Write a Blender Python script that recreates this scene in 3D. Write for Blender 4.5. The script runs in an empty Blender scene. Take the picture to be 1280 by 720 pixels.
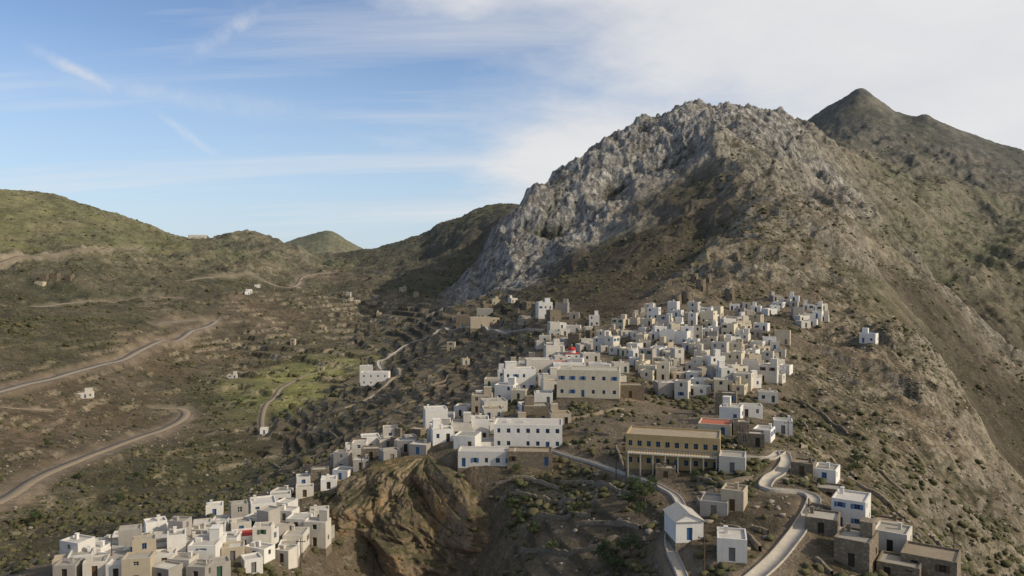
import bpy, math, random
import numpy as np
from math import radians, sin, cos, atan2, sqrt, pi
random.seed(7); rng=np.random.default_rng(7)
scene=bpy.context.scene
CAMZ=300.0; F=1000.0; PITCH=math.atan(0.03)
# ---------------------------------------------------------------- camera
cd=bpy.data.cameras.new("camera"); cam=bpy.data.objects.new("camera",cd)
scene.collection.objects.link(cam); scene.camera=cam
cd.sensor_width=36; cd.lens=36*F/1280; cd.clip_start=1; cd.clip_end=40000
cam.location=(0,0,CAMZ); cam.rotation_euler=(pi/2-PITCH,0,0)

def pixel_ray(u,v):
    """bearing and tangent of elevation angle of an image pixel, unprojected through the camera"""
    xc=(u-640)/F; yc=(360-v)/F
    y=cos(PITCH)+yc*sin(PITCH); z=-sin(PITCH)+yc*cos(PITCH)
    r=sqrt(xc*xc+y*y)
    return atan2(xc,y), z/r
# ---------------------------------------------------------------- noise
def _h(ix,iy,seed):
    with np.errstate(over='ignore'):
        n=(ix.astype(np.int64)*374761393+iy.astype(np.int64)*668265263+seed*1442695041)&0xffffffff
        n=((n^(n>>13))*1274126177)&0xffffffff
        n=n^(n>>16)
    return n
def gnoise(x,y,seed=0):
    xi=np.floor(x); yi=np.floor(y); fx=x-xi; fy=y-yi
    ux=fx*fx*fx*(fx*(fx*6-15)+10); uy=fy*fy*fy*(fy*(fy*6-15)+10)
    def g(ox,oy):
        a=_h(xi+ox,yi+oy,seed)*(2*pi/4294967296.0)
        return np.cos(a)*(fx-ox)+np.sin(a)*(fy-oy)
    a=g(0,0)*(1-ux)+g(1,0)*ux; b=g(0,1)*(1-ux)+g(1,1)*ux
    return (a*(1-uy)+b*uy)*1.5
def fbm(x,y,wl,octv,gain=0.5,seed=0,ridged=False):
    s=0;a=1.0;tot=0;f=1.0/wl
    for i in range(octv):
        n=gnoise(x*f+i*17.3,y*f-i*9.1,seed+i*7)
        if ridged: n=1-2*np.abs(n)*1.3
        s=s+a*n; tot+=a; a*=gain; f*=2.03
    return s/tot
# ---------------------------------------------------------------- terrain control points (image u,v, estimated range, cover)
P=[]
def A(s):
    for row in s.strip().split('\n'):
        k=row.split(':')[0].strip()
        for c in row.split(':')[1].split(';'):
            c=c.strip()
            if c:
                a=[float(q) for q in c.split(',')]; P.append((a[0],a[1],a[2],k))
A('''
g: 0,243,1300; 60,249,1310; 120,264,1310; 170,280,1310; 215,294,1320; -120,240,1300; -250,242,1300
g: 0,290,1130; 100,290,1150; -120,290,1100; 180,296,1250; 60,268,1220
h: 235,297,1400; 290,296,1400; 340,301,1400; 380,320,1420; 400,333,1380
h: 200,325,1120; 280,320,1180; 330,335,1120; 100,318,1010; 0,328,950; -120,335,900; -250,360,850
d: 0,360,840; 100,345,900; 150,370,850; 260,350,980; 60,385,760; 340,360,1000; 0,380,770
g: 370,300,2300; 385,296,2300; 400,290,2300; 412,287,2300; 424,293,2300; 440,305,2300; 452,314,2300
d: 450,313,1500; 470,306,1480; 500,300,1450; 530,293,1420; 560,276,1350; 590,268,1300; 637,262,1250; 700,255,1250
x: 540,310,1250; 600,300,1180
d: 500,330,1230; 460,350,1120; 520,355,1020; 610,335,1010; 430,360,1080; 560,330,1120
b: 420,345,1180; 400,360,1020; 380,385,860; 300,380,840; 200,385,820
d: 100,410,640; 0,410,620; -120,400,640; -250,420,600; 150,400,720; 60,440,560; 230,395,790
s: 0,490,455; 60,475,490; 130,455,550; 190,430,640; 240,412,720; 268,404,780; -120,510,420; -250,560,380
b: 200,460,600; 100,500,470; 0,530,400; 150,520,460; 250,440,680; 50,560,370; -150,600,310
s: 0,625,290; 50,597,325; 110,570,360; 180,545,410; 230,520,470; 200,508,490
d: 0,670,240; 60,640,270; 150,600,320; 220,580,350; 300,560,380; 120,660,240; 0,715,200; -120,720,190
d: 250,620,290; 330,590,310; 260,500,500
y: 330,480,540; 300,490,520; 370,470,560; 400,455,600; 350,500,480; 440,455,580
t: 330,540,420; 400,520,400; 360,570,350; 400,560,320; 450,520,350; 350,430,700; 430,430,690; 300,430,720; 300,460,600
t: 400,410,800; 450,400,850; 470,380,950; 500,420,640; 460,470,510; 500,390,830; 540,380,820
t: 500,520,310; 450,540,305; 500,480,400; 540,460,420; 560,490,330; 540,520,265; 560,430,470; 600,450,380; 620,420,430; 640,440,370
t: 580,410,520; 620,395,520; 560,390,640; 600,375,660
r: 570,362,800; 600,352,790; 640,352,720; 575,350,825; 600,320,835; 625,285,845
b: 610,345,930; 585,362,900; 560,370,880
r: 645,264,860; 660,244,880; 690,220,900; 720,201,920; 745,187,935; 760,178,945; 780,169,955; 800,160,965; 820,150,975; 840,142,985; 855,138,992; 870,136,1000; 900,135,1010; 920,136,1025; 940,140,1040; 960,144,1060
r: 985,149,1090
k: 1010,156,1130
r: 640,320,760; 660,300,790; 690,260,830; 680,320,735; 720,290,780; 720,240,860; 760,220,880; 800,190,910; 830,200,895; 780,255,815; 860,160,940; 880,175,890
x: 690,370,500; 640,372,570; 700,345,620; 750,385,430; 750,350,540; 770,300,680; 820,300,640; 800,250,800; 850,240,790; 860,280,690; 820,350,520; 870,220,810; 720,330,660; 850,330,560; 880,205,840
k: 900,183,860; 920,205,790; 938,232,715; 932,270,640; 925,300,570; 890,335,500; 872,360,450; 905,360,450
x: 905,250,745; 900,290,640
k: 950,280,600; 950,330,480; 960,230,735; 950,180,880; 1000,350,480; 1000,300,600; 1000,250,770; 1000,200,940; 1050,210,1060; 1050,380,440; 1060,300,650; 1060,250,850; 1020,400,392
r: 930,155,960; 980,165,1010; 1045,225,920; 1020,200,980
k: 1030,185,1060; 1030,240,880
h: 1060,200,1150; 1100,260,1020; 1130,300,940; 1100,350,580; 1100,300,800; 1120,370,600; 1090,390,450
k: 1150,330,860; 1190,368,800; 1240,420,750; 1290,465,710; 1400,540,650
x: 1160,350,930; 1200,380,900; 1250,428,870; 1300,470,850
p: 1008,153,1690; 1025,141,1700; 1040,133,1700; 1055,123,1700; 1066,114,1700; 1076,108,1700; 1088,116,1700; 1100,126,1700; 1115,139,1700; 1130,149,1700; 1142,149,1700; 1155,142,1700; 1170,151,1700; 1190,161,1700; 1230,178,1700; 1280,194,1700; 1400,215,1700; 1580,240,1700
p: 1075,150,1560; 1050,160,1550; 1100,170,1500; 1150,190,1480; 1200,205,1480; 1280,225,1520; 1400,260,1450; 1580,290,1400
h: 1110,215,1300; 1150,235,1250; 1200,250,1300; 1280,265,1350; 1150,270,1120; 1200,300,1120; 1280,320,1120; 1400,330,1100; 1210,340,1010; 1290,385,980; 1400,400,950; 1580,420,850
x: 1140,390,640; 1175,400,660; 1220,450,640; 1270,505,600; 1220,500,560; 1300,560,540; 1400,600,540; 1270,590,470; 1320,670,400; 1450,740,380; 1600,770,380; 1160,425,560; 1200,480,520
k: 1100,400,435; 1145,428,405; 1185,485,365; 1235,585,295; 1275,685,245; 1380,820,210; 1085,425,395; 1030,407,388
k: 1000,450,310; 1050,430,360; 1050,500,270; 1000,520,230; 1100,450,355; 1100,550,245; 1150,500,320; 1150,600,225; 1190,600,255; 1195,690,192; 1235,730,203; 1050,570,195; 1100,620,172; 1040,540,215
v: 975,485,258; 940,492,248; 900,520,212; 970,432,320; 920,400,368; 960,390,398; 1000,385,405; 860,385,380; 830,410,335; 830,450,288; 830,500,240; 780,430,330; 780,470,260; 900,450,295; 900,480,258
v: 735,497,222; 700,455,288; 700,420,350; 690,395,410; 740,410,375; 650,470,275; 660,500,232; 610,530,214; 620,495,262; 840,588,158; 840,535,196; 780,540,190; 740,540,190
v: 660,565,186; 610,592,174; 610,575,184; 560,545,200; 520,560,196; 470,565,205; 430,590,196; 380,620,188; 330,647,178; 270,660,176; 200,680,166; 130,695,164; 80,712,158; 240,705,150; 330,700,152; 380,680,164; 0,760,145; -120,800,140; -250,830,140
c: 490,584,186; 520,578,184; 560,580,180; 585,594,175; 460,610,182; 440,650,176; 420,700,166; 500,640,178; 520,650,177; 560,650,173; 480,720,166; 520,740,162; 580,720,160; 605,640,168; 600,690,162; 440,760,152
s: 645,605,168; 700,595,172; 650,680,150; 700,650,149; 700,720,131; 780,620,148; 780,700,127; 740,600,166; 640,760,130; 780,800,108
s: 860,670,125; 915,702,117; 860,615,146; 960,720,114; 970,590,157; 1000,625,142; 1060,662,132; 1010,590,162; 1060,712,121; 1110,692,133; 1160,720,126; 920,600,150; 900,640,134; 960,650,131; 900,800,98; 1060,800,102; 1200,800,112; 1000,550,190
s: 200,780,130; 350,760,140; 200,900,100; 500,900,105; 700,900,95; 900,930,85; 1100,930,85; 1300,930,95; 0,930,100
''')
for u in (-350,-100,150,400,640,880,1130,1380,1650):
    P.append((u,1300,62,'s')); P.append((u,2600,26,'s'))
    P.append((u,350,4500,'g')); P.append((u,352,12500,'g'))
for u in (-250,-120,0,100,200,300): P.append((u,335,2100,'h')); 
for u,v,r in [(340,345,1800),(400,345,1750),(440,342,1850),(410,340,3400),(340,340,3000),(500,340,2100),(560,335,2000),(630,335,2000),(700,300,1900),(780,290,1600),(780,330,2600),
              (870,230,1450),(870,320,2400),(960,205,1600),(960,300,2500),(1020,185,1400),(1075,250,2500),(1180,280,2500),(1280,290,2500),(1450,300,2500),(1600,310,2500),(700,250,1060),(640,300,1050)]:
    P.append((u,v,r,'h'))
KY=0.6
ct=np.array([pixel_ray(p[0],p[1]) for p in P]); cr=np.array([p[2] for p in P])
cx=ct[:,0]; cy=KY*np.log(cr); cv=ct[:,1]
def ker(d2): return 0.5*d2*np.log(d2+1e-12)
N=len(P); D2=(cx[:,None]-cx)**2+(cy[:,None]-cy)**2
K=ker(D2)+np.eye(N)*5e-5
Pm=np.c_[np.ones(N),cx,cy]
M=np.zeros((N+3,N+3)); M[:N,:N]=K; M[:N,N:]=Pm; M[N:,:N]=Pm.T
sol=np.linalg.solve(M,np.r_[cv,0,0,0])
def tps(x,y):
    out=np.empty(x.size); xf=x.ravel(); yf=y.ravel()
    for i in range(0,x.size,40000):
        a=xf[i:i+40000,None]; b=yf[i:i+40000,None]
        out[i:i+40000]=ker((a-cx)**2+(b-cy)**2)@sol[:N]+sol[N]+sol[N+1]*a[:,0]+sol[N+2]*b[:,0]
    return out.reshape(x.shape)
NT=1300
th=np.linspace(radians(-51),radians(51),NT)
lr=np.concatenate([np.linspace(np.log(26),np.log(95),50,endpoint=False),np.linspace(np.log(95),np.log(600),560,endpoint=False),
   np.linspace(np.log(600),np.log(2000),420,endpoint=False),np.linspace(np.log(2000),np.log(12000),80)])
NR=len(lr)
tc=np.linspace(th[0],th[-1],320); rc=np.linspace(lr[0],lr[-1],400)
TC,RC=np.meshgrid(tc,rc)
T0=tps(TC,KY*RC)
def upsample(G):
    def cr(G,pos,axis):
        n=G.shape[axis]; i=np.clip(np.floor(pos).astype(int),0,n-2); f=pos-i
        g=lambda k:np.take(G,np.clip(i+k,0,n-1),axis=axis)
        sh=[1,1]; sh[axis]=-1; f=f.reshape(sh)
        a,b,c,d=g(-1),g(0),g(1),g(2)
        return b+0.5*f*(c-a+f*(2*a-5*b+4*c-d+f*(3*(b-c)+d-a)))
    G=cr(G,(lr-rc[0])/(rc[1]-rc[0]),0)
    return cr(G,(th-tc[0])/(tc[1]-tc[0]),1)
T=upsample(T0)
TH,LR=np.meshgrid(th,lr); R=np.exp(LR)
X=R*np.sin(TH); Y=R*np.cos(TH)
Zg=T*R
# ---- land-cover weights
kinds=['g','h','d','b','s','y','t','r','k','p','v','c','x']
ki=np.array([kinds.index(p[3]) for p in P])
wx=fbm(X,Y,90,4,.55,31); wy=fbm(X,Y,90,4,.55,57)
amp=0.035
W=np.zeros((len(kinds),)+TC.shape,np.float32)
for n in range(N):
    d2=((TC-cx[n])**2+(0.8*(KY*RC-cy[n]))**2)
    W[ki[n]]+=1.0/(d2+0.0005)**2.4*1e-6
W/=W.sum(0)
def lookup(G,tt,ll):
    a=np.clip((tt-tc[0])/(tc[1]-tc[0]),0,len(tc)-1.001); b=np.clip((ll-rc[0])/(rc[1]-rc[0]),0,len(rc)-1.001)
    ia=a.astype(int); ib=b.astype(int); fa=a-ia; fb=b-ib
    return (G[ib,ia]*(1-fa)+G[ib,ia+1]*fa)*(1-fb)+(G[ib+1,ia]*(1-fa)+G[ib+1,ia+1]*fa)*fb
C={}
for i,k in enumerate(kinds): C[k]=lookup(W[i],TH+amp*wx,LR+1.5*amp*wy)
far=np.clip((R-350)/500,0,1)
calm=np.where(R>1550,.36,1.0)
# ---- relief noise
big=fbm(X,Y,260,5,.5,3)
rid=fbm(X+30*wx,Y+30*wy,170,6,.55,11,True)
rid2=fbm(X+12*wx,Y+12*wy,60,6,.55,19,True)
rk=fbm(X+8*wx,Y+8*wy,70,6,.62,23,True)
sm=fbm(X,Y,22,5,.55,41)
ksl=np.clip(C['k']+C['h']+C['x']+C['p'],0,1)
Zg+=far*calm*(big*8+ (rid-0.42)*(11+11*ksl)*(1-C['v'])*(1-.3*C['r']))
mid=np.clip((R-160)/150,0,1)*(1-far*.6)
Zg+=mid*C['k']*((rid-.4)*13+(rid2-.4)*6.5)
Zg+=far*(C['x']+C['h']*.7+C['k']*.6+C['d']*.5)*(rid2-.4)*6.5*calm
rockm=np.clip(C['r']*1.3+C['k']*.35+C['p']*.3,0,1)
Zg+=rockm*far*calm*(rk-.42)*19
nearm=1-far
Zg+=nearm*(1-C['v']*.8)*(1-np.clip(C['s']*1.0+C['c'],0,.8))*(fbm(X,Y,45,5,.5,77,True)-.3)*3.2
Zg+=sm*(0.35+0.5*(1-C['v']))*(1+far*1.5)*(1-.6*C['t'])
def terr(z,step,sharp):
    q=z/step+0.25*wx; f=q-np.floor(q)
    s=np.clip((f-0.5)*sharp+0.5,0,1)
    return (np.floor(q)+s-0.25*wx)*step
tm=np.clip(C['t']*1.9+C['y']*.8+C['d']*.55*nearm+C['b']*.7+C['h']*.3+C['g']*.45+C['s']*.5-.1,0,1)
tn=np.clip(fbm(X,Y,60,3,.5,66)*2.2+.9,0,1)
q=Zg/np.where(R<450,2.3,4.0)+.25*wx; fq=np.abs(q-np.floor(q)-.5)
ris=np.clip((.20-fq)*9,0,1)*tm*np.clip(tn+.3,0,1)
Zg=Zg*(1-tm*tn)+tm*tn*np.where(R<450,terr(Zg,2.3,6),terr(Zg,4.0,5))
def idx(x,y):
    t=np.arctan2(x,y); l=np.log(np.hypot(x,y))
    a=np.clip((t-th[0])/(th[1]-th[0]),0,NT-1.001); b=np.clip(np.interp(l,lr,np.arange(NR)),0,NR-1.001)
    return a,b
def H(x,y):
    x=np.asarray(x,float); y=np.asarray(y,float)
    a,b=idx(x,y); ia=a.astype(int); ib=b.astype(int); fa=a-ia; fb=b-ib
    return (Zg[ib,ia]*(1-fa)+Zg[ib,ia+1]*fa)*(1-fb)+(Zg[ib+1,ia]*(1-fa)+Zg[ib+1,ia+1]*fa)*fb
rows=np.exp(lr)
def hit(u,v,rmin=92,rmax=3000):
    t,tt=pixel_ray(u,v)
    a=(t-th[0])/(th[1]-th[0]); ia=int(a); fa=a-ia
    col=(Zg[:,ia]*(1-fa)+Zg[:,ia+1]*fa)/rows
    m=np.where((rows>=rmin)&(rows<=rmax)&(col>=tt))[0]
    if len(m)==0:
        mm=np.where((rows>=rmin)&(rows<=rmax))[0]; j=mm[np.argmax(col[mm])]; r=rows[j]
    else:
        j=m[0]; r=rows[j]
        if j>0 and col[j-1]<tt and rows[j-1]>=rmin:
            f=(tt-col[j-1])/(col[j]-col[j-1]); r=rows[j-1]*(1-f)+rows[j]*f
    return r*sin(t), r*cos(t)
# ---------------------------------------------------------------- roads
def smooth_line(pts,spacing):
    pts=np.array(pts); out=[]
    n=len(pts)
    for i in range(n-1):
        a=pts[max(i-1,0)];b=pts[i];c=pts[i+1];d=pts[min(i+2,n-1)]
        m=max(2,int(np.linalg.norm(c-b)/spacing))
        for k in range(m):
            f=k/m
            out.append(b+0.5*f*(c-a+f*(2*a-5*b+4*c-d+f*(3*(b-c)+d-a))))
    out.append(pts[-1]); return np.array(out)
def smz(z,w):
    k=np.ones(w)/w; zz=np.pad(z,(w//2,w//2),mode='edge'); return np.convolve(zz,k,'valid')[:len(z)]
ROADS=[
 ('valley_road',5.5,'asphalt',(300,900),[(-150,520),(-60,503),(0,490),(60,475),(130,455),(190,430),(240,412),(268,404),(262,399),(225,400),(195,404)]),
 ('valley_road',4.6,'dirt',(200,700),[(-100,670),(0,625),(50,597),(110,570),(180,545),(230,522),(225,512),(200,508)]),
 ('valley_track',2.4,'dirt',(200,700),[(-60,505),(0,508),(60,512)]),
 ('hill_road',6.0,'dirt',(700,1250),[(-120,342),(0,329),(60,319),(120,312),(180,308)]),
 ('hill_road',4.5,'dirt',(500,1100),[(0,381),(60,383),(120,378),(180,372),(230,372)]),
 ('hill_road',4.5,'dirt',(700,1300),[(230,350),(290,345),(330,352),(365,358),(380,345),(420,340)]),
 ('valley_track',2.4,'dirt',(250,800),[(330,545),(328,520),(345,495),(380,470),(420,462)]),
 ('village_road',2.8,'concrete',(300,900),[(478,462),(474,452),(488,443),(510,432),(540,420),(556,410),(575,407),(600,412),(640,415),(680,412)]),
 ('valley_track',2.2,'dirt',(300,700),[(430,510),(470,490),(500,468),(475,462)]),
 ('footpath',1.3,'concrete',(95,260),[(690,563),(715,572),(742,579),(772,590),(803,598),(828,610),(845,622),(853,640),(846,658),(838,672),(840,692),(848,708),(856,730),(850,760)]),
 ('village_lane',1.9,'concrete',(95,260),[(895,566),(930,570),(962,573),(977,565),(983,577),(975,590),(962,598),(957,610),(975,613),(1000,615),(1017,623),(1012,640),(1000,660),(985,682),(965,704),(940,722),(915,745)]),
 ('footpath',1.2,'concrete',(95,220),[(1017,625),(1030,652),(1052,660),(1080,662),(1110,690)]),
]
roads=[]
best=np.full(Zg.shape,1e9); target=np.zeros_like(Zg); wid=np.zeros_like(Zg)
for (nm,w,kd,rr,pts) in ROADS:
    wp=[hit(u,v,rr[0],rr[1]) for u,v in pts]
    L=smooth_line(wp,1.0 if w<4 else 3.0)
    z=smz(smz(H(L[:,0],L[:,1]),9),9)
    roads.append((nm,w,kd,L,z))
    for (x,y),zz in zip(L,z):
        r=math.hypot(x,y); t=atan2(x,y); rad=w*0.5+ (2.2 if w<4 else 6.0)
        a0=int((t-rad/r-th[0])/(th[1]-th[0])); a1=int((t+rad/r-th[0])/(th[1]-th[0]))+2
        b0=np.searchsorted(rows,r-rad); b1=np.searchsorted(rows,r+rad)+1
        a0=max(a0,0)
        if a1<=a0: continue
        sl=(slice(b0,b1),slice(a0,a1))
        d=np.hypot(X[sl]-x,Y[sl]-y); m=d<best[sl]
        best[sl]=np.where(m,d,best[sl]); target[sl]=np.where(m,zz,target[sl]); wid[sl]=np.where(m,w,wid[sl])
rad=np.where(wid<4,2.2,6.0)
k=np.clip(1-(best-wid*.6)/rad,0,1); k=k*k*(3-2*k)
Zg=Zg*(1-k)+(target-0.12)*k
roadk=k
# ---------------------------------------------------------------- terrain slope, colour
dzr=np.gradient(Zg,axis=0)/np.gradient(R,axis=0)
dzt=np.gradient(Zg,axis=1)/(R*(th[1]-th[0]))
slope=np.hypot(dzr,dzt)
pal={'g':(.190,.178,.064),'h':(.152,.128,.064),'d':(.085,.073,.040),'b':(.128,.090,.056),'s':(.125,.096,.062),'y':(.25,.245,.075),  # y: green fields, with a sunlit patch painted in as brighter albedo
     't':(.138,.106,.064),'r':(.34,.318,.28),'k':(.205,.160,.102),'p':(.072,.066,.054),'v':(.155,.123,.088),'c':(.15,.115,.076),'x':(.056,.041,.027)}  # x: shade on the spur facet and right ravine, painted as dark albedo
col=np.zeros(Zg.shape+(3,))
for kk in kinds: col+=C[kk][...,None]*np.array(pal[kk])
n1=fbm(X,Y,120,6,.6,101); n2=fbm(X,Y,30,5,.6,131); n3=fbm(X,Y,9,4,.6,151)
rock=np.array((.40,.378,.34)); rockw=np.array((.32,.272,.205)); dark=np.array((.045,.045,.022)); earth=np.array((.225,.168,.108)); grn=np.array((.075,.082,.032))
def mixc(c,t,m): return c*(1-m[...,None])+t*m[...,None]
scr=np.clip(n1*1.6+n2*1.7+.28,0,1)*np.clip(1.15-slope,0.2,1)
col=mixc(col,dark,scr*.66*(1-C['r']*.85)*(1-C['v']*.4)*(1-C['y']*.6))
ero=np.clip((fbm(X+10*wx,Y,55,5,.6,171)+.07)*2.3,0,1)
col=mixc(col,earth,ero*.46*(1-C['r'])*(1-C['p']*.8)*(1-C['x']*.85))
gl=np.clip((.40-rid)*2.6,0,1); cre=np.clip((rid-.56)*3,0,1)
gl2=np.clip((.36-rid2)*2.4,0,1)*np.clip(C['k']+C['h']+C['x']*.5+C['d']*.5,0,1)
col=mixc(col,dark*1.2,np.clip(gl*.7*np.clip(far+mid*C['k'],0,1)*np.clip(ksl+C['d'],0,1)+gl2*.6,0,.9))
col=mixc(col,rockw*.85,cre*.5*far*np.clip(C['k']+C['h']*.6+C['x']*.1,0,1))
sl=np.clip((slope-.60+n2*.5)*2.2,0,1)*np.clip(C['r']*1.6+C['k']*.8+C['p']*.35+C['b']*.25+C['h']*.4+C['d']*.2+C['x']*.08,0,1)
sl2=np.clip((rk-.2+n3*.5)*2.4,0,1)*np.clip(C['r']*1.5-.1+C['k']*.45*far,0,1)
rr_=np.clip(C['r']+.35*C['k']*far,0,1)
rc_=rock*rr_[...,None]+rockw*(1-rr_[...,None])
col=mixc(col,rc_*(1+.3*n3[...,None]),np.clip(np.maximum(sl,sl2),0,.9))
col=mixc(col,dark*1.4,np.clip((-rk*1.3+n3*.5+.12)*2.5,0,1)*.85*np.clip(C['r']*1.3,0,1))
col=mixc(col,np.array((.17,.135,.09)),np.clip(n2*3-.5,0,1)*.55*np.clip(C['r'],0,1))
col=mixc(col,grn*1.5,np.clip((n1+.05)*3,0,1)*np.clip(C['h']*.55+C['g']*.45+C['y']*.7+C['p']*.08+C['k']*.10+C['d']*.12+C['t']*.12+C['s']*.1,0,.7))
riscol=np.where((n2>-.02)[...,None],np.array((.30,.25,.175)),np.array((.036,.032,.020)))
col=mixc(col,riscol,ris*.85)
col=mixc(col,np.array((.26,.205,.15)),roadk*.55)
col*= (1+.30*n3+.20*n2)[...,None]
haze_tint=np.clip((R-450)/2800,0,1)[...,None]
col=col*(1-haze_tint*.6)+np.array((.13,.15,.17))*haze_tint*.6  # aerial haze painted into the ground colour, stronger with range
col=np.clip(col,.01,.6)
scrub=np.clip(.6+n2*.9+C['b']*.3+C['d']*.4+C['k']*.25+C['h']*.3-C['v']*.2-roadk*2,0,1)
rockA=np.clip(C['r']+.45*C['k']*far+.2*C['k'],0,1)

def mesh_np(name,V,Fq,nv=4,mat=None,smooth=False):
    me=bpy.data.meshes.new(name); V=np.asarray(V,np.float32); Fq=np.asarray(Fq,np.int32)
    me.vertices.add(len(V)); me.vertices.foreach_set('co',V.ravel())
    me.loops.add(Fq.size); me.loops.foreach_set('vertex_index',Fq.ravel())
    me.polygons.add(len(Fq)); me.polygons.foreach_set('loop_start',np.arange(0,Fq.size,nv,dtype=np.int32))
    me.polygons.foreach_set('loop_total',np.full(len(Fq),nv,np.int32))
    if smooth: me.polygons.foreach_set('use_smooth',np.ones(len(Fq),bool))
    me.update(calc_edges=True)
    if mat: me.materials.append(mat)
    return me
def obj(name,me,parent=None):
    o=bpy.data.objects.new(name,me); scene.collection.objects.link(o)
    if parent: o.parent=parent
    return o
# ---------------------------------------------------------------- materials
def newmat(name,rough=.9):
    m=bpy.data.materials.new(name); m.use_nodes=True; nt=m.node_tree
    b=nt.nodes['Principled BSDF']; b.inputs['Roughness'].default_value=rough
    b.inputs['Specular IOR Level'].default_value=.2
    return m,nt,b
def node(nt,t,**k):
    n=nt.nodes.new(t)
    for a,v in k.items():
        if a in n.bl_rna.properties: setattr(n,a,v)
        else: n.inputs[a].default_value=v
    return n
def math_(nt,op,a,b=None,clamp=False):
    n=nt.nodes.new('ShaderNodeMath'); n.operation=op; n.use_clamp=clamp
    for i,s in enumerate((a,b)):
        if s is None: continue
        if isinstance(s,(int,float)): n.inputs[i].default_value=s
        else: nt.links.new(s,n.inputs[i])
    return n.outputs[0]
def mixrgb(nt,fac,a,b,bt='MIX'):
    n=nt.nodes.new('ShaderNodeMix'); n.data_type='RGBA'; n.blend_type=bt
    for s,i in ((fac,0),(a,6),(b,7)):
        if isinstance(s,(int,float)): n.inputs[i].default_value=s
        elif isinstance(s,tuple): n.inputs[i].default_value=s+(1,) if len(s)==3 else s
        else: nt.links.new(s,n.inputs[i])
    return n.outputs[2]
def noise(nt,vec,scale,detail=5,rough=.6):
    n=nt.nodes.new('ShaderNodeTexNoise'); n.inputs['Scale'].default_value=scale; n.inputs['Detail'].default_value=detail; n.inputs['Roughness'].default_value=rough
    nt.links.new(vec,n.inputs['Vector']); return n.outputs[0]
def ramp(nt,f,lo,hi,a=0.,b=1.):
    n=nt.nodes.new('ShaderNodeMapRange'); n.inputs[1].default_value=lo; n.inputs[2].default_value=hi; n.inputs[3].default_value=a; n.inputs[4].default_value=b
    nt.links.new(f,n.inputs[0]); return n.outputs[0]
def grey(nt,f):
    cm=nt.nodes.new('ShaderNodeCombineColor'); [nt.links.new(f,cm.inputs[i]) for i in range(3)]; return cm.outputs[0]
tm_,nt,b=newmat('terrain_ground',.95)
at=node(nt,'ShaderNodeAttribute',attribute_name='Col'); at2=node(nt,'ShaderNodeAttribute',attribute_name='Mask')
sep=nt.nodes.new('ShaderNodeSeparateColor'); nt.links.new(at2.outputs['Color'],sep.inputs[0])
geo=nt.nodes.new('ShaderNodeNewGeometry'); pos=geo.outputs['Position']
c=at.outputs['Color']
for sc,lo,hi,st in ((1.1,.52,.60,.6),(.36,.53,.60,.65),(.13,.54,.61,.6)):
    f=ramp(nt,noise(nt,pos,sc,4,.65),lo,hi); f=math_(nt,'MULTIPLY',f,sep.outputs[0],True); f=math_(nt,'MULTIPLY',f,st)
    c=mixrgb(nt,f,c,(.041,.042,.021))
for sc,lo,hi,st in ((1.3,.60,.68,.5),(.4,.59,.67,.45)):
    f=math_(nt,'MULTIPLY',ramp(nt,noise(nt,pos,sc,5,.7),lo,hi),st)
    c=mixrgb(nt,f,c,(.33,.285,.22))
mp=node(nt,'ShaderNodeMapping'); nt.links.new(pos,mp.inputs[0]); mp.inputs['Scale'].default_value=(1,1,.45)
f=ramp(nt,noise(nt,mp.outputs[0],.16,9,.74),.36,.62,.22,1.38)
c=mixrgb(nt,sep.outputs[1],c,mixrgb(nt,1.0,c,grey(nt,f),'MULTIPLY'))
f2=ramp(nt,noise(nt,pos,.05,8,.6),.3,.7,.70,1.28)
c=mixrgb(nt,1.0,c,grey(nt,f2),'MULTIPLY')
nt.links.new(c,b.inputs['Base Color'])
h=math_(nt,'ADD',math_(nt,'MULTIPLY',noise(nt,mp.outputs[0],.25,10,.68),math_(nt,'ADD',math_(nt,'MULTIPLY',sep.outputs[1],5.),2.)),noise(nt,pos,1.2,5,.6))
bp=node(nt,'ShaderNodeBump',Strength=.9,Distance=1.0); nt.links.new(h,bp.inputs['Height']); nt.links.new(bp.outputs[0],b.inputs['Normal'])

V=np.stack([X,Y,Zg+CAMZ],-1).reshape(-1,3)
ii=np.arange((NR-1)*NT).reshape(NR-1,NT)[:,:-1].ravel()
Fq=np.stack([ii,ii+1,ii+NT+1,ii+NT],-1)
me=mesh_np('mountain_terrain',V,Fq,4,tm_,True)
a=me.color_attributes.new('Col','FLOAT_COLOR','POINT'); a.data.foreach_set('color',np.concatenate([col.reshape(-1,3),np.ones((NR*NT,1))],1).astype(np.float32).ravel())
a=me.color_attributes.new('Mask','FLOAT_COLOR','POINT'); a.data.foreach_set('color',np.stack([scrub.ravel(),rockA.ravel(),C['v'].ravel(),np.ones(NR*NT)],1).astype(np.float32).ravel())
obj('mountain_terrain',me)
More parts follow.
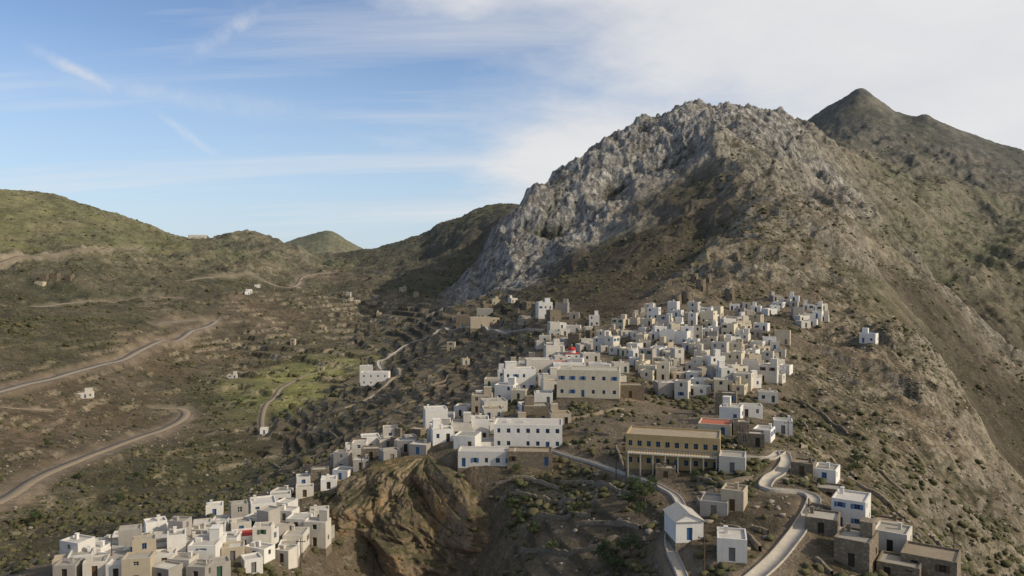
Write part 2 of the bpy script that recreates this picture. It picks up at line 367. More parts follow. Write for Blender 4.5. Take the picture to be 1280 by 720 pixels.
# ---------------------------------------------------------------- rock crag below the village
cm_,nt,b=newmat('crag_rock',.92)
g0=nt.nodes.new('ShaderNodeNewGeometry'); p=g0.outputs['Position']
mpx=node(nt,'ShaderNodeMapping'); nt.links.new(p,mpx.inputs[0]); mpx.inputs['Scale'].default_value=(1,1,.5); mpx.inputs['Rotation'].default_value=(0,radians(24),0)
nA=noise(nt,mpx.outputs[0],.14,9,.68); nB=noise(nt,mpx.outputs[0],.5,8,.7); nC=noise(nt,p,.075,6,.62)
c=mixrgb(nt,ramp(nt,nA,.40,.62),(.145,.108,.070),(.28,.215,.14))
c=mixrgb(nt,math_(nt,'MULTIPLY',ramp(nt,nC,.45,.58),ramp(nt,nB,.42,.58,0,.75)),c,(.38,.235,.105))
c=mixrgb(nt,ramp(nt,nB,.50,.40,0,.7),c,(.075,.058,.040))
sp=nt.nodes.new('ShaderNodeSeparateXYZ'); nt.links.new(g0.outputs['Normal'],sp.inputs[0])
c=mixrgb(nt,math_(nt,'MULTIPLY',ramp(nt,sp.outputs[2],.38,.72),ramp(nt,noise(nt,p,.5,5,.6),.32,.55)),c,(.080,.072,.036))
nt.links.new(c,b.inputs['Base Color'])
bp=node(nt,'ShaderNodeBump',Strength=1.0,Distance=.8); nt.links.new(noise(nt,mpx.outputs[0],.7,10,.7),bp.inputs['Height']); nt.links.new(bp.outputs[0],b.inputs['Normal'])
t0,_=pixel_ray(535,600); Rc=186.0; ccx,ccy=Rc*sin(t0),Rc*cos(t0); ztop=float(H(ccx,ccy))
NA,NB=760,320
ph=np.linspace(0,2*pi,NA,endpoint=False); hh_=np.linspace(0,1,NB)
PH,HH=np.meshgrid(ph,hh_)
dep=np.where(HH<.18,HH/.18*1.6,1.6+(HH-.18)/.82*40)
lob=1+.12*np.sin(PH*2+1.9)+.09*np.sin(PH*5+.6)+.07*np.sin(PH*9+2+dep*.08)
rad=np.where(HH<.18,11.0*(HH/.18),11.0+2.2*np.sqrt(np.maximum(dep-1.6,0))+.34*(dep-1.6))*lob
sx_=PH/(2*pi)*110
edge=np.minimum(HH*5,1)
w1=fbm(sx_,dep,16,3,.5,240)*5
sA=sx_+dep*.45+w1
dsp=(fbm(sA,dep*.7+w1,17,7,.56,201,True)-.38)*4.6+fbm(sA*1.2,dep*.5,6,6,.62,205)*2.2+(fbm(sA,dep*.3,3.5,5,.6,215,True)-.4)*1.2
bed=((dep*.9+sx_*.34+3*gnoise(sx_/11,dep/11,4))/4.2)%1
dsp+= -1.0*np.clip((bed-.55)*2.5,0,1)
rad2=rad+dsp*edge
px_=ccx+rad2*np.sin(PH)*1.18; py_=ccy+rad2*np.cos(PH)*.86; pz_=ztop-.3-dep+edge*dsp*.25+(1-edge)*fbm(rad*np.sin(PH),rad*np.cos(PH),5,4,.5,222)*.8
pz_=pz_-np.clip(np.cos(PH),0,1)*edge*3.5
V=np.stack([px_,py_,pz_+CAMZ],-1).reshape(-1,3)
i_,j_=np.meshgrid(np.arange(NB-1),np.arange(NA),indexing='ij'); j2=(j_+1)%NA
Fq=np.stack([i_*NA+j_,(i_+1)*NA+j_,(i_+1)*NA+j2,i_*NA+j2],-1).reshape(-1,4)
obj('rock_crag',mesh_np('rock_crag',V,Fq,4,cm_,True))
crag_pts=np.stack([px_[60:,:],py_[60:,:],pz_[60:,:]],-1)

def plaster(name,base,var=.12,rough=.85,stain=.35,stone=0):
    m,nt,b=newmat(name,rough)
    tc_=nt.nodes.new('ShaderNodeNewGeometry'); p=tc_.outputs['Position']
    oi=nt.nodes.new('ShaderNodeObjectInfo')
    c=mixrgb(nt,ramp(nt,noise(nt,p,.6,6,.65),.35,.75,0,stain),tuple(base),tuple(x*.55 for x in base))
    mp=node(nt,'ShaderNodeMapping'); nt.links.new(p,mp.inputs[0]); mp.inputs['Scale'].default_value=(2.5,2.5,.35)
    c=mixrgb(nt,ramp(nt,noise(nt,mp.outputs[0],1.,4,.6),.48,.78,0,stain),c,(base[0]*.5,base[1]*.46,base[2]*.40))
    if stone:
        v=nt.nodes.new('ShaderNodeTexVoronoi'); v.inputs['Scale'].default_value=2.2; nt.links.new(p,v.inputs['Vector'])
        sc=nt.nodes.new('ShaderNodeSeparateColor'); nt.links.new(v.outputs['Color'],sc.inputs[0])
        c=mixrgb(nt,ramp(nt,sc.outputs[0],0,1,0,.6),c,(base[0]*.5,base[1]*.5,base[2]*.5))
        c=mixrgb(nt,ramp(nt,v.outputs['Distance'],.3,.5,0,.5),c,(base[0]*.35,base[1]*.33,base[2]*.3))
    f=ramp(nt,oi.outputs['Random'],0,1,1-var*1.8,1+var*.4)
    c=mixrgb(nt,1.0,c,grey(nt,f),'MULTIPLY')
    nt.links.new(c,b.inputs['Base Color']); return m
MW={'white':plaster('white_plaster',(.72,.69,.63),stain=.3),'off':plaster('offwhite_plaster',(.60,.555,.475)),'cream':plaster('cream_plaster',(.63,.555,.415)),
    'ochre':plaster('ochre_plaster',(.46,.345,.175)),'beige':plaster('beige_plaster',(.47,.40,.295)),'grey':plaster('grey_render',(.36,.33,.29)),
    'stone':plaster('rubble_stone',(.29,.24,.175),stone=1)}
MR={'conc':plaster('roof_concrete',(.38,.35,.29),stain=.5),'lime':plaster('roof_limewash',(.51,.475,.42),stain=.45),'earth':plaster('roof_clay',(.32,.26,.18),stain=.5),
    'red':plaster('red_roof',(.42,.05,.035),stain=.3),'orange':plaster('terracotta_roof',(.38,.12,.07),stain=.4),'blue':plaster('blue_roof',(.22,.36,.50))}
def simple(name,c,rough=.6,metal=0):
    m,nt,b=newmat(name,rough); b.inputs['Metallic'].default_value=metal
    g=nt.nodes.new('ShaderNodeNewGeometry'); cc=mixrgb(nt,ramp(nt,noise(nt,g.outputs['Position'],3.,3,.6),.3,.7),tuple(c),tuple(x*.7 for x in c)); nt.links.new(cc,b.inputs['Base Color']); return m
GL=simple('window_glass',(.035,.042,.055),.15)
DOORS=[simple('door_blue',(.06,.14,.28)),simple('door_brown',(.11,.065,.035)),simple('door_green',(.05,.11,.08)),simple('door_grey',(.17,.165,.155)),simple('door_dark',(.05,.04,.03))]
SH={'blue':simple('shutter_blue',(.07,.17,.34)),'brown':DOORS[1],'green':DOORS[2],'white':simple('shutter_white',(.6,.6,.58)),'none':simple('frame_white',(.5,.5,.48))}
CONC=plaster('path_concrete',(.40,.36,.30),stain=.6); DIRT=plaster('road_dirt',(.29,.235,.165),stain=.5); ASPH=plaster('road_worn',(.28,.245,.20),stain=.5)
# ---------------------------------------------------------------- road ribbons
for nm,w,kd,L,z in roads:
    tg=np.gradient(L,axis=0); tg/=np.linalg.norm(tg,axis=1)[:,None]+1e-9; nn=np.c_[-tg[:,1],tg[:,0]]
    prof=[(-w/2,-1.2),(-w/2,.06),(0,.10),(w/2,.06),(w/2,-1.2)]
    if kd=='concrete': 
        hh=.4
        prof=[(-w/2-.25,-1.6),(-w/2-.25,hh),(-w/2,hh),(-w/2,.05),(w/2,.05),(w/2,.16),(w/2+.18,.16),(w/2+.18,-1.6)]
    m=len(prof); n=len(L); VV=[]
    for o,dz in prof: VV.append(np.c_[L+nn*o,z+dz+CAMZ])
    VV=np.stack(VV,1).reshape(-1,3)
    FF=[(i*m+j,i*m+j+1,(i+1)*m+j+1,(i+1)*m+j) for i in range(n-1) for j in range(m-1)]
    obj(nm,mesh_np(nm,VV,FF,4,{'concrete':CONC,'dirt':DIRT,'asphalt':ASPH}[kd]))
# dry stone retaining walls
WALLS=[[(700,604),(740,606),(790,622)],[(640,640),(690,648),(740,646)],[(650,690),(720,690),(780,672)],[(1010,634),(1040,640),(1040,656)],[(1090,650),(1130,664),(1160,690)],
 [(1020,700),(1040,720)],[(1080,700),(1120,712),(1150,708)],[(870,600),(900,606),(940,600)],[(870,625),(880,640)],[(940,660),(960,668)],[(1000,560),(1040,575),(1070,600)],[(1010,540),(1060,560)],[(930,512),(980,520),(1010,540)],
 [(700,530),(740,520),(780,512)],[(700,545),(760,545)],[(770,560),(780,590)],[(480,520),(520,515),(560,505)],[(440,530),(500,508),(560,480)],[(430,500),(480,500),(540,470)],[(500,470),(560,450),(620,432)],[(520,450),(580,430),(640,420)],
 [(350,560),(400,545),(440,540)],[(340,580),(390,575)],[(1100,590),(1130,620)],[(1050,520),(1090,540)],[(780,515),(820,520),(860,522)],[(620,605),(660,600),(700,612)],[(625,625),(660,620),(720,628)],[(720,660),(760,656),(800,662)],
 [(900,660),(930,668),(950,690)],[(1120,640),(1160,668),(1190,700)],[(990,500),(1030,520),(1060,545)],[(1060,600),(1100,622),(1130,650)],[(460,500),(520,490),(560,470)],[(470,540),(520,528),(540,520)],[(560,470),(610,455),(640,450)],[(430,480),(470,488)]]
for wl in WALLS:
    L=smooth_line([hit(u,v,95,800) for u,v in wl],1.0)
    if len(L)<3: continue
    z=H(L[:,0],L[:,1]); tg=np.gradient(L,axis=0); tg/=np.linalg.norm(tg,axis=1)[:,None]+1e-9; nn=np.c_[-tg[:,1],tg[:,0]]
    hw=.7+.16*rng.standard_normal(len(L)); VV=[]
    for o,k_ in ((-.28,0),(-.24,1),(.24,1),(.28,0)): VV.append(np.c_[L+nn*(o+.05*rng.standard_normal((len(L),1))),z+(hw if k_ else -1.0)+CAMZ])
    VV=np.stack(VV,1).reshape(-1,3); n=len(L)
    FF=[(i*4+j,i*4+j+1,(i+1)*4+j+1,(i+1)*4+j) for i in range(n-1) for j in range(3)]
    obj('dry_stone_wall',mesh_np('dry_stone_wall',VV,FF,4,MW['stone']))
# ---------------------------------------------------------------- buildings
class G:
    def __init__(s): s.v=[];s.f=[]
    def quad(s,a,b,c,d): n=len(s.v); s.v+=[a,b,c,d]; s.f.append((n,n+1,n+2,n+3))
    def tri(s,a,b,c): n=len(s.v); s.v+=[a,b,c]; s.f.append((n,n+1,n+2))
    def box(s,x0,x1,y0,y1,z0,z1):
        p=[(x0,y0,z0),(x1,y0,z0),(x1,y1,z0),(x0,y1,z0),(x0,y0,z1),(x1,y0,z1),(x1,y1,z1),(x0,y1,z1)]
        n=len(s.v); s.v+=p; s.f+=[(n,n+3,n+2,n+1),(n+4,n+5,n+6,n+7),(n,n+1,n+5,n+4),(n+1,n+2,n+6,n+5),(n+2,n+3,n+7,n+6),(n+3,n,n+4,n+7)]
    def mk(s,name,mat,parent):
        if not s.v: return
        me=bpy.data.meshes.new(name); me.from_pydata(s.v,[],s.f); me.materials.append(mat); return obj(name,me,parent)
def wall(Gw,Gp,Gd,Gs,p0,p1,z0,z1,ops):
    dx,dy=p1[0]-p0[0],p1[1]-p0[1]; L=math.hypot(dx,dy); dx/=L;dy/=L; nx,ny=dy,-dx
    xs=sorted({0,L}|{o[0] for o in ops}|{o[1] for o in ops}); zs=sorted({z0,z1}|{o[2] for o in ops}|{o[3] for o in ops})
    P_=lambda a,z,dd=0:(p0[0]+dx*a-nx*dd,p0[1]+dy*a-ny*dd,z)
    for i in range(len(xs)-1):
        for j in range(len(zs)-1):
            a,bb,c_,d=xs[i],xs[i+1],zs[j],zs[j+1]
            if any(o[0]<=a+1e-6 and o[1]>=bb-1e-6 and o[2]<=c_+1e-6 and o[3]>=d-1e-6 for o in ops): continue
            Gw.quad(P_(a,c_),P_(bb,c_),P_(bb,d),P_(a,d))
    for a,bb,c_,d,k in ops:
        e=.22
        Gw.quad(P_(a,c_),P_(bb,c_),P_(bb,c_,e),P_(a,c_,e)); Gw.quad(P_(a,d,e),P_(bb,d,e),P_(bb,d),P_(a,d))
        Gw.quad(P_(a,c_),P_(a,c_,e),P_(a,d,e),P_(a,d)); Gw.quad(P_(bb,c_,e),P_(bb,c_),P_(bb,d),P_(bb,d,e))
        g=Gd if k=='d' else Gp
        g.quad(P_(a,c_,e),P_(bb,c_,e),P_(bb,d,e),P_(a,d,e))
        if k!='d' and Gs is not None:
            if k=='s':
                for q0,q1 in ((a-.45,a-.02),(bb+.02,bb+.45)):
                    Gs.quad(P_(q0,c_,-.05),P_(q1,c_,-.05),P_(q1,d,-.05),P_(q0,d,-.05))
            m=(a+bb)/2
            for q0,q1,w0,w1 in ((m-.04,m+.04,c_,d),(a,a+.07,c_,d),(bb-.07,bb,c_,d),(a+.07,m-.04,(c_+d)/2-.03,(c_+d)/2+.03),(m+.04,bb-.07,(c_+d)/2-.03,(c_+d)/2+.03)):
                Gs.quad(P_(q0,w0,e-.05),P_(q1,w0,e-.05),P_(q1,w1,e-.05),P_(q0,w1,e-.05))
placed=[]
def house(x,y,w,d,h,yaw=0,wallm='white',roof='conc',floors=1,style='flat',door=0,shut='brown',name='village_house',nwin=None,extra=True,front_origin=True,roofbox=None,dens=.7,plinth=None,level=None):
    ca,sa=cos(yaw),sin(yaw)
    if front_origin: cx_,cy_=x-sa*d/2,y+ca*d/2
    else: cx_,cy_=x,y
    W2=lambda lx,ly:(cx_+lx*ca-ly*sa,cy_+lx*sa+ly*ca)
    g=[float(H(*W2(lx,ly))) for lx in(-w/2,0,w/2) for ly in(-d/2,0,d/2)]
    zf=float(H(*W2(0,-d/2)))+.1; hb=float(H(*W2(0,d/2)))
    if level is not None: zf=level
    # a floor buried by the slope behind gets terraced up rather than stretched
    if hb+1.0>zf+h+1.5: zf=hb+1.0-h
    top=max(zf+h,hb+1.0); zb=min(g)-1.0
    root=bpy.data.objects.new(name,None); scene.collection.objects.link(root); root.empty_display_size=.1
    root.location=(cx_,cy_,zf+CAMZ); root.rotation_euler=(0,0,yaw)
    Gw,Gp,Gd,Gs,Gr,Gx,Gf=G(),G(),G(),G(),G(),G(),G()
    lo=min(zb-zf,-1.0); hi=top-zf; fh=hi/floors
    if plinth is None: plinth=random.random()<.6
    if plinth:
        Gf.box(-w/2-.06,w/2+.06,-d/2-.06,d/2+.06,lo,-.25)
    cs_=[(-w/2,-d/2),(w/2,-d/2),(w/2,d/2),(-w/2,d/2)]
    for s in range(4):
        L=w if s%2==0 else d; ops=[]
        if s!=2:
            n=max(1,int(L/2.4)) if (nwin is None or s) else nwin
            hasdoor=random.randrange(n) if s==0 else -1
            for fl in range(floors):
                for q in range(n):
                    cxm=(q+.5)*L/n; zb_=fl*fh
                    if fl==0 and q==hasdoor: ops.append((cxm-.45,cxm+.45,zb_+.02,zb_+min(2.0,fh-.6),'d'))
                    elif random.random()<(dens if s==0 else dens*.6):
                        ww=.34+random.random()*.12; ops.append((cxm-ww,cxm+ww,zb_+1.0,zb_+min(2.05,fh-.5),'s' if (L/n>2.3 and shut!='none' and random.random()<.4) else 'w'))
            if lo<-3.2 and s==0 and not plinth:
                cxm=L*.5; ops.append((cxm-.5,cxm+.5,max(lo+.8,-3.0),-1.0,'d'))
        wall(Gw,Gp,Gd,Gs,cs_[s],cs_[(s+1)%4],(-.6 if plinth else lo),hi,ops)
    if style=='flat':
        t=.22; pz=.32
        I=[(-w/2+t,-d/2+t),(w/2-t,-d/2+t),(w/2-t,d/2-t),(-w/2+t,d/2-t)]
        for s in range(4):
            a,b_=cs_[s],cs_[(s+1)%4]; c_,e=I[(s+1)%4],I[s]
            Gw.quad(a+(hi,),b_+(hi,),c_+(hi,),e+(hi,)); Gw.quad(e+(hi,),c_+(hi,),c_+(hi-pz,),e+(hi-pz,))
        Gr.quad(*[p+(hi-pz,) for p in I])
        if extra:
            if random.random()<.45:
                a=random.uniform(-.35,.35)*w;b_=random.uniform(0,.35)*d; Gx.box(a-.25,a+.25,b_-.25,b_+.25,hi-pz,hi+.6); Gx.box(a-.32,a+.32,b_-.32,b_+.32,hi+.6,hi+.7)
            if w>4.5 and random.random()<.35:
                a=random.choice((-1,1))*w*.25; Gx.box(a-w*.18,a+w*.18,d*.05,d*.42,hi-pz,hi+1.8); Gx.box(a-w*.19,a+w*.19,d*.04,d*.43,hi+1.8,hi+1.92)
            if random.random()<.3: Gx.box(-w*.3-.5,-w*.3+.5,-.4,.4,hi-pz,hi+.35)
    elif style=='gable':
        r=min(w,d)*.28; o=.25
        if w>=d:
            A_,B_=(-w/2-o,-d/2-o,hi),(w/2+o,-d/2-o,hi);C_,D_=(w/2+o,d/2+o,hi),(-w/2-o,d/2+o,hi);E,F_=(-w/2-o,0,hi+r),(w/2+o,0,hi+r)
            Gr.quad(A_,B_,F_,E);Gr.quad(C_,D_,E,F_);Gr.quad(A_,D_,C_,B_);Gw.tri((-w/2,d/2,hi),(-w/2,-d/2,hi),(-w/2,0,hi+r*.93));Gw.tri((w/2,-d/2,hi),(w/2,d/2,hi),(w/2,0,hi+r*.93))
        else:
            A_,B_=(-w/2-o,-d/2-o,hi),(-w/2-o,d/2+o,hi);C_,D_=(w/2+o,d/2+o,hi),(w/2+o,-d/2-o,hi);E,F_=(0,-d/2-o,hi+r),(0,d/2+o,hi+r)
            Gr.quad(B_,A_,E,F_);Gr.quad(D_,C_,F_,E);Gr.quad(A_,B_,C_,D_);Gw.tri((-w/2,-d/2,hi),(w/2,-d/2,hi),(0,-d/2,hi+r*.93));Gw.tri((w/2,d/2,hi),(-w/2,d/2,hi),(0,d/2,hi+r*.93))
    elif style=='dome':
        Gr.box(-w/2-.1,w/2+.1,-d/2-.1,d/2+.1,hi+.002,hi+.2); r=min(w,d)*.27
        m=16
        for i in range(m):
            a0,a1=2*pi*i/m,2*pi*(i+1)/m
            Gx.quad((r*cos(a0),r*sin(a0),hi+.2),(r*cos(a1),r*sin(a1),hi+.2),(r*cos(a1),r*sin(a1),hi+1.2),(r*cos(a0),r*sin(a0),hi+1.2))
            for j in range(5):
                e0,e1=j*pi/10,(j+1)*pi/10; q=lambda a,e:((r+.1)*cos(e)*cos(a),(r+.1)*cos(e)*sin(a),hi+1.2+r*sin(e))
                Gr.quad(q(a0,e0),q(a1,e0),q(a1,e1),q(a0,e1))
        Gx.box(-.06,.06,-.06,.06,hi+1.2+r,hi+2.1+r); Gx.box(-.3,.3,-.05,.05,hi+1.7+r,hi+1.82+r)
    Gw.mk('walls',MW[wallm],root); Gr.mk('roof',MR[roof],root); Gp.mk('windows',GL,root); Gd.mk('door',DOORS[door],root)
    Gs.mk('shutters',SH.get(shut,SH['white']),root); Gx.mk('roof_fittings',MW[wallm],root); Gf.mk('foundation',MW['stone'],root)
    placed.append((cx_,cy_,max(w,d)*.5))
    return root,hi
def hh(u,v,wpx,hpx,dm,yaw=0,rr=(95,900),fixr=None,**k):
    if fixr:  # building standing on a built-up terrace at a chosen range, level from image v
        t,tt=pixel_ray(u,v); x,y=fixr*sin(t),fixr*cos(t); k['level']=tt*fixr
    else: x,y=hit(u,v,*rr)
    r=math.hypot(x,y); s=r/F
    t=atan2(x,y)
    k.setdefault('plinth',True)
    return house(x,y,wpx*s*1.0/cos(t),dm,hpx*s,yaw=radians(yaw)-t*.5,**k)
root,hi=hh(840,588,112,42,8,-10,wallm='ochre',roof='earth',floors=2,nwin=10,shut='blue',name='yellow_guesthouse',extra=False,dens=1)
Gx=G()
Gx.box(-8.6,8.6,-5.5,-4.003,3.0,3.2)
for i in range(8): Gx.box(-8.5+i*2.4,-8.25+i*2.4,-5.45,-5.2,-3,3.0)
Gx.mk('balcony',MW['cream'],root)
Gx=G()
for i in range(34): Gx.box(-8.5+i*.505,-8.44+i*.505,-5.47,-5.41,3.2,4.1)
Gx.box(-8.55,8.55,-5.48,-5.40,4.1,4.18); Gx.mk('railing',SH['blue'],root)
HERO=[
 (660,563,86,32,8,-3,dict(wallm='white',roof='lime',floors=2,nwin=7,shut='blue',dens=.95)),
 (608,584,72,20,5,-4,dict(wallm='white',roof='lime',floors=1,nwin=5,shut='blue',dens=1,fixr=176,extra=False)),
 (662,583,56,18,5,-3,dict(wallm='stone',roof='earth',floors=1,shut='brown')),
 (735,497,78,34,9,-6,dict(wallm='cream',roof='conc',floors=2,nwin=6,shut='blue',dens=1)),
 (712,470,40,14,6,0,dict(wallm='white',roof='lime',shut='blue')),
 (671,530,32,22,6,5,dict(wallm='stone',roof='conc')),
 (546,536,28,24,6,10,dict(wallm='white',roof='lime',shut='blue')),
 (577,550,26,20,6,0,dict(wallm='off',roof='conc')),
 (590,538,24,16,6,-10,dict(wallm='stone',roof='conc')),
 (650,490,40,28,7,5,dict(wallm='white',roof='lime',floors=2,shut='blue')),
 (675,470,34,20,7,5,dict(wallm='off',roof='lime')),
 (620,518,30,16,6,12,dict(wallm='off',roof='conc')),
 (788,498,34,16,6,0,dict(wallm='stone',roof='earth',door=1)),
 (836,497,26,18,6,10,dict(wallm='grey',roof='lime',door=3)),
 (893,545,38,14,7,-12,dict(wallm='cream',roof='orange',extra=False)),
 (912,528,24,18,6,-15,dict(wallm='white',roof='conc',shut='blue')),
 (952,552,20,14,5,-20,dict(wallm='white',roof='lime',shut='blue')),
 (915,592,30,20,5,-10,dict(wallm='off',roof='conc',door=3)),
 (806,592,26,18,5,10,dict(wallm='stone',roof='earth',door=1)),
 (832,598,24,12,4,-5,dict(wallm='stone',roof='conc',door=1)),
 (862,677,34,24,6,12,dict(wallm='white',roof='lime',style='gable',name='white_chapel',shut='none')),
 (892,646,32,18,5,-14,dict(wallm='grey',roof='conc',door=3)),
 (915,640,26,26,4,-18,dict(wallm='beige',roof='earth',door=1)),
 (915,703,34,28,5,-6,dict(wallm='white',roof='lime',floors=1,door=3,shut='none',dens=.5)),
 (1002,594,24,14,4,-20,dict(wallm='stone',roof='earth',door=1)),
 (1030,604,24,16,5,-20,dict(wallm='white',roof='conc')),
 (1026,668,34,18,5,-16,dict(wallm='stone',roof='conc',door=4)),
 (1060,662,34,34,6,-20,dict(wallm='white',roof='lime',floors=2,shut='blue')),
 (1064,710,36,32,6,-24,dict(wallm='stone',roof='conc',door=4)),
 (1100,664,38,8,5,-20,dict(wallm='stone',roof='earth',door=4)),
 (1112,692,32,24,5,-22,dict(wallm='off',roof='conc',door=4)),
 (1160,722,50,22,6,-20,dict(wallm='stone',roof='earth',door=4)),
 (1122,722,40,14,5,-20,dict(wallm='stone',roof='conc',door=4)),
 (1036,620,26,8,4,-16,dict(wallm='stone',roof='conc',door=4)),
 (468,482,34,16,7,-5,dict(wallm='white',roof='lime',floors=2,shut='blue',nwin=4)),
 (458,478,16,20,6,5,dict(wallm='white',roof='lime',style='flat',shut='blue')),
 (602,410,28,13,8,10,dict(wallm='beige',roof='earth')),(578,408,16,14,8,0,dict(wallm='stone',roof='earth')),(606,398,20,12,7,0,dict(wallm='grey',roof='lime')),
 (682,398,18,20,7,10,dict(wallm='white',roof='lime',floors=2,shut='blue')),
 (305,684,26,12,5,10,dict(wallm='white',roof='red',style='flat',extra=False,shut='blue')),
 (252,708,30,24,6,-8,dict(wallm='white',roof='lime',shut='blue',floors=2)),
 (330,655,28,24,6,12,dict(wallm='white',roof='lime',shut='blue',floors=2)),
 (268,645,18,11,4,8,dict(wallm='white',roof='lime')),
 (366,690,24,20,5,-8,dict(wallm='off',roof='conc')),
 (464,565,22,18,5,10,dict(wallm='white',roof='lime',shut='blue')),
 (488,550,18,14,5,5,dict(wallm='off',roof='conc')),
 (1084,429,16,11,5,-25,dict(wallm='white',roof='blue',shut='blue')),
 (103,498,18,6,5,5,dict(wallm='off',roof='lime',rr=(300,700))),
 (330,543,9,7,3.5,5,dict(wallm='white',roof='lime')),
 (246,298,18,4,7,0,dict(wallm='off',roof='conc',rr=(1150,1600),floors=1)),
 (290,473,10,4,4,0,dict(wallm='off',roof='conc')),
]
for u,v,w,h_,dm,yw,o in HERO:
    o=dict(o); rr=o.pop('rr',(95,900)); hh(u,v,w,h_,dm,yw,rr=rr,**o)
hh(716,452,18,9,5,5,wallm='white',roof='red',style='dome',name='village_church',shut='none')
hh(700,460,22,8,5,5,wallm='white',roof='red',style='flat',extra=False)
def inpoly(u,v,poly):
    c_=False;n=len(poly)
    for i in range(n):
        x1,y1=poly[i];x2,y2=poly[i-1]
        if (y1>v)!=(y2>v) and u<(x2-x1)*(v-y1)/(y2-y1)+x1: c_=not c_
    return c_
def cluster(poly,n,size,hgt,walls,roofs,yaws,rr=(95,900),two=.25,gap=.82,sh=('blue','brown','green','none','none')):
    us=[p[0] for p in poly]; vs=[p[1] for p in poly]; c_=0
    for tr in range(n*40):
        if c_>=n: break
        u=random.uniform(min(us),max(us)); v=random.uniform(min(vs),max(vs))
        if not inpoly(u,v,poly): continue
        x,y=hit(u,v,*rr); w=random.uniform(*size); d=random.uniform(size[0],size[1]*.85); y2=y+d/2
        if any((x-a)**2+(y2-b_)**2<((max(w,d)*.5+r_)*gap)**2 for a,b_,r_ in placed): continue
        dd=min(np.min(np.hypot(L[:,0]-x,L[:,1]-y2))-wr/2 for _,wr,_,L,_ in roads)
        if dd<max(w,d)*.5: continue
        fl=2 if random.random()<two else 1
        house(x,y,w,d,random.uniform(*hgt)*fl*(.92 if fl==2 else 1),yaw=radians(random.choice(yaws)+random.uniform(-7,7)),wallm=random.choice(walls),roof=random.choice(roofs),floors=fl,door=random.choice((0,1,1,2,3,4,4)),shut=random.choice(sh),dens=random.uniform(.35,.85))
        c_+=1
    return c_
cw=['white','white','white','cream','cream','cream','off','off','off','beige','grey']; cr2=['conc','lime','lime','earth','conc','lime']
cluster([(745,430),(765,415),(800,393),(850,388),(905,400),(940,398),(978,430),(988,480),(930,494),(850,500),(825,478),(785,455),(750,448)],150,(3.4,6.0),(2.6,3.1),cw,cr2,[-25,-18,-30,10,60],two=.28,gap=.79)
cluster([(905,392),(935,380),(990,373),(1030,387),(1037,410),(1000,410),(950,396)],22,(3.8,5.8),(2.6,3.0),['white','off','grey','white'],cr2,[-30,-10,15],two=.1)
cluster([(676,428),(700,412),(745,405),(748,452),(700,462),(680,450)],24,(4,6.5),(2.8,3.2),['white','off','stone','off'],cr2,[-10,15,5])
cluster([(560,402),(620,380),(640,368),(695,385),(745,402),(700,412),(640,408),(575,413)],14,(4.5,7),(2.9,3.3),['stone','beige','grey','off'],cr2,[-10,20,0])
cluster([(600,500),(640,458),(720,452),(780,462),(830,470),(830,500),(700,510),(640,535),(600,520)],22,(4.2,7),(2.8,3.3),['white','off','white','beige','cream','grey'],cr2,[-12,10,0])
cluster([(528,545),(560,515),(640,520),(700,520),(705,560),(600,585),(560,575)],13,(4.2,6.5),(2.8,3.3),['white','off','white','beige'],cr2,[-10,8])
cluster([(395,590),(430,565),(520,545),(555,560),(520,575),(450,590),(400,625),(340,650),(325,645)],24,(3.0,4.6),(2.3,2.8),['white','off','white','grey','stone'],['lime','conc','conc'],[-12,20,10],gap=1.0,two=.08)
cluster([(50,730),(110,697),(190,678),(280,664),(390,648),(412,655),(395,690),(330,714),(260,734)],66,(2.9,4.7),(2.3,2.8),['white','off','white','white','off','grey','beige'],['lime','conc','lime','conc'],[-10,12,25,-20],gap=.88,two=.18)
cluster([(870,520),(960,500),(985,540),(970,560),(905,560)],6,(3.5,5.5),(2.8,3.2),['white','off','stone'],cr2,[-15])
cluster([(300,358),(350,352),(370,365),(310,370)],7,(5,8),(3,3.6),['off','white','stone'],cr2,[0,20],rr=(600,1300))
cluster([(420,365),(520,362),(530,380),(430,385)],9,(5,8),(3,3.6),['off','stone','beige'],cr2,[0,20],rr=(600,1300))
cluster([(30,345),(80,345),(90,355),(40,357)],4,(6,8),(3,3.6),['beige','stone'],cr2,[0],rr=(600,1300))
cluster([(400,400),(500,390),(480,440),(400,430)],6,(4,6),(3,3.5),['stone','beige'],['earth','conc'],[0,20],rr=(400,1000))
cluster([(330,400),(620,440),(560,480),(420,500)],6,(3.5,4.5),(2.5,3),['stone','beige'],['earth','conc'],[0,20],rr=(250,900))
def windmill(u,v,rad,hgt):
    x,y=hit(u,v,250,900); g=G(); n=18
    root=bpy.data.objects.new('ruined_windmill',None); scene.collection.objects.link(root); root.location=(x,y,float(H(x,y))+CAMZ)
    tops=[hgt*random.uniform(.82,1) for _ in range(n)]
    for i in range(n):
        j=(i+1)%n; a0,a1=2*pi*i/n,2*pi*j/n
        q=lambda a,r,z:(r*cos(a),r*sin(a),z)
        if i!=13: g.quad(q(a0,rad,-2),q(a1,rad,-2),q(a1,rad*.86,tops[j]),q(a0,rad*.86,tops[i]))
        else: g.quad(q(a0,rad*.95,1.9),q(a1,rad*.95,1.9),q(a1,rad*.86,tops[j]),q(a0,rad*.86,tops[i]))
        g.quad(q(a0,rad*.86,tops[i]),q(a1,rad*.86,tops[j]),q(a1,rad*.62,tops[j]),q(a0,rad*.62,tops[i]))
        g.quad(q(a0,rad*.62,tops[i]),q(a1,rad*.62,tops[j]),q(a1,rad*.7,-1),q(a0,rad*.7,-1))
    g.mk('stone_tower',MW['stone'],root)
for u,v,r_,h_ in [(920,325,2.6,5),(876,362,2.8,6),(858,378,2.8,6),(846,380,2.5,5),(884,352,2.4,4.5),(868,350,2.4,4),(912,372,2.6,5)]: windmill(u,v,r_,h_)
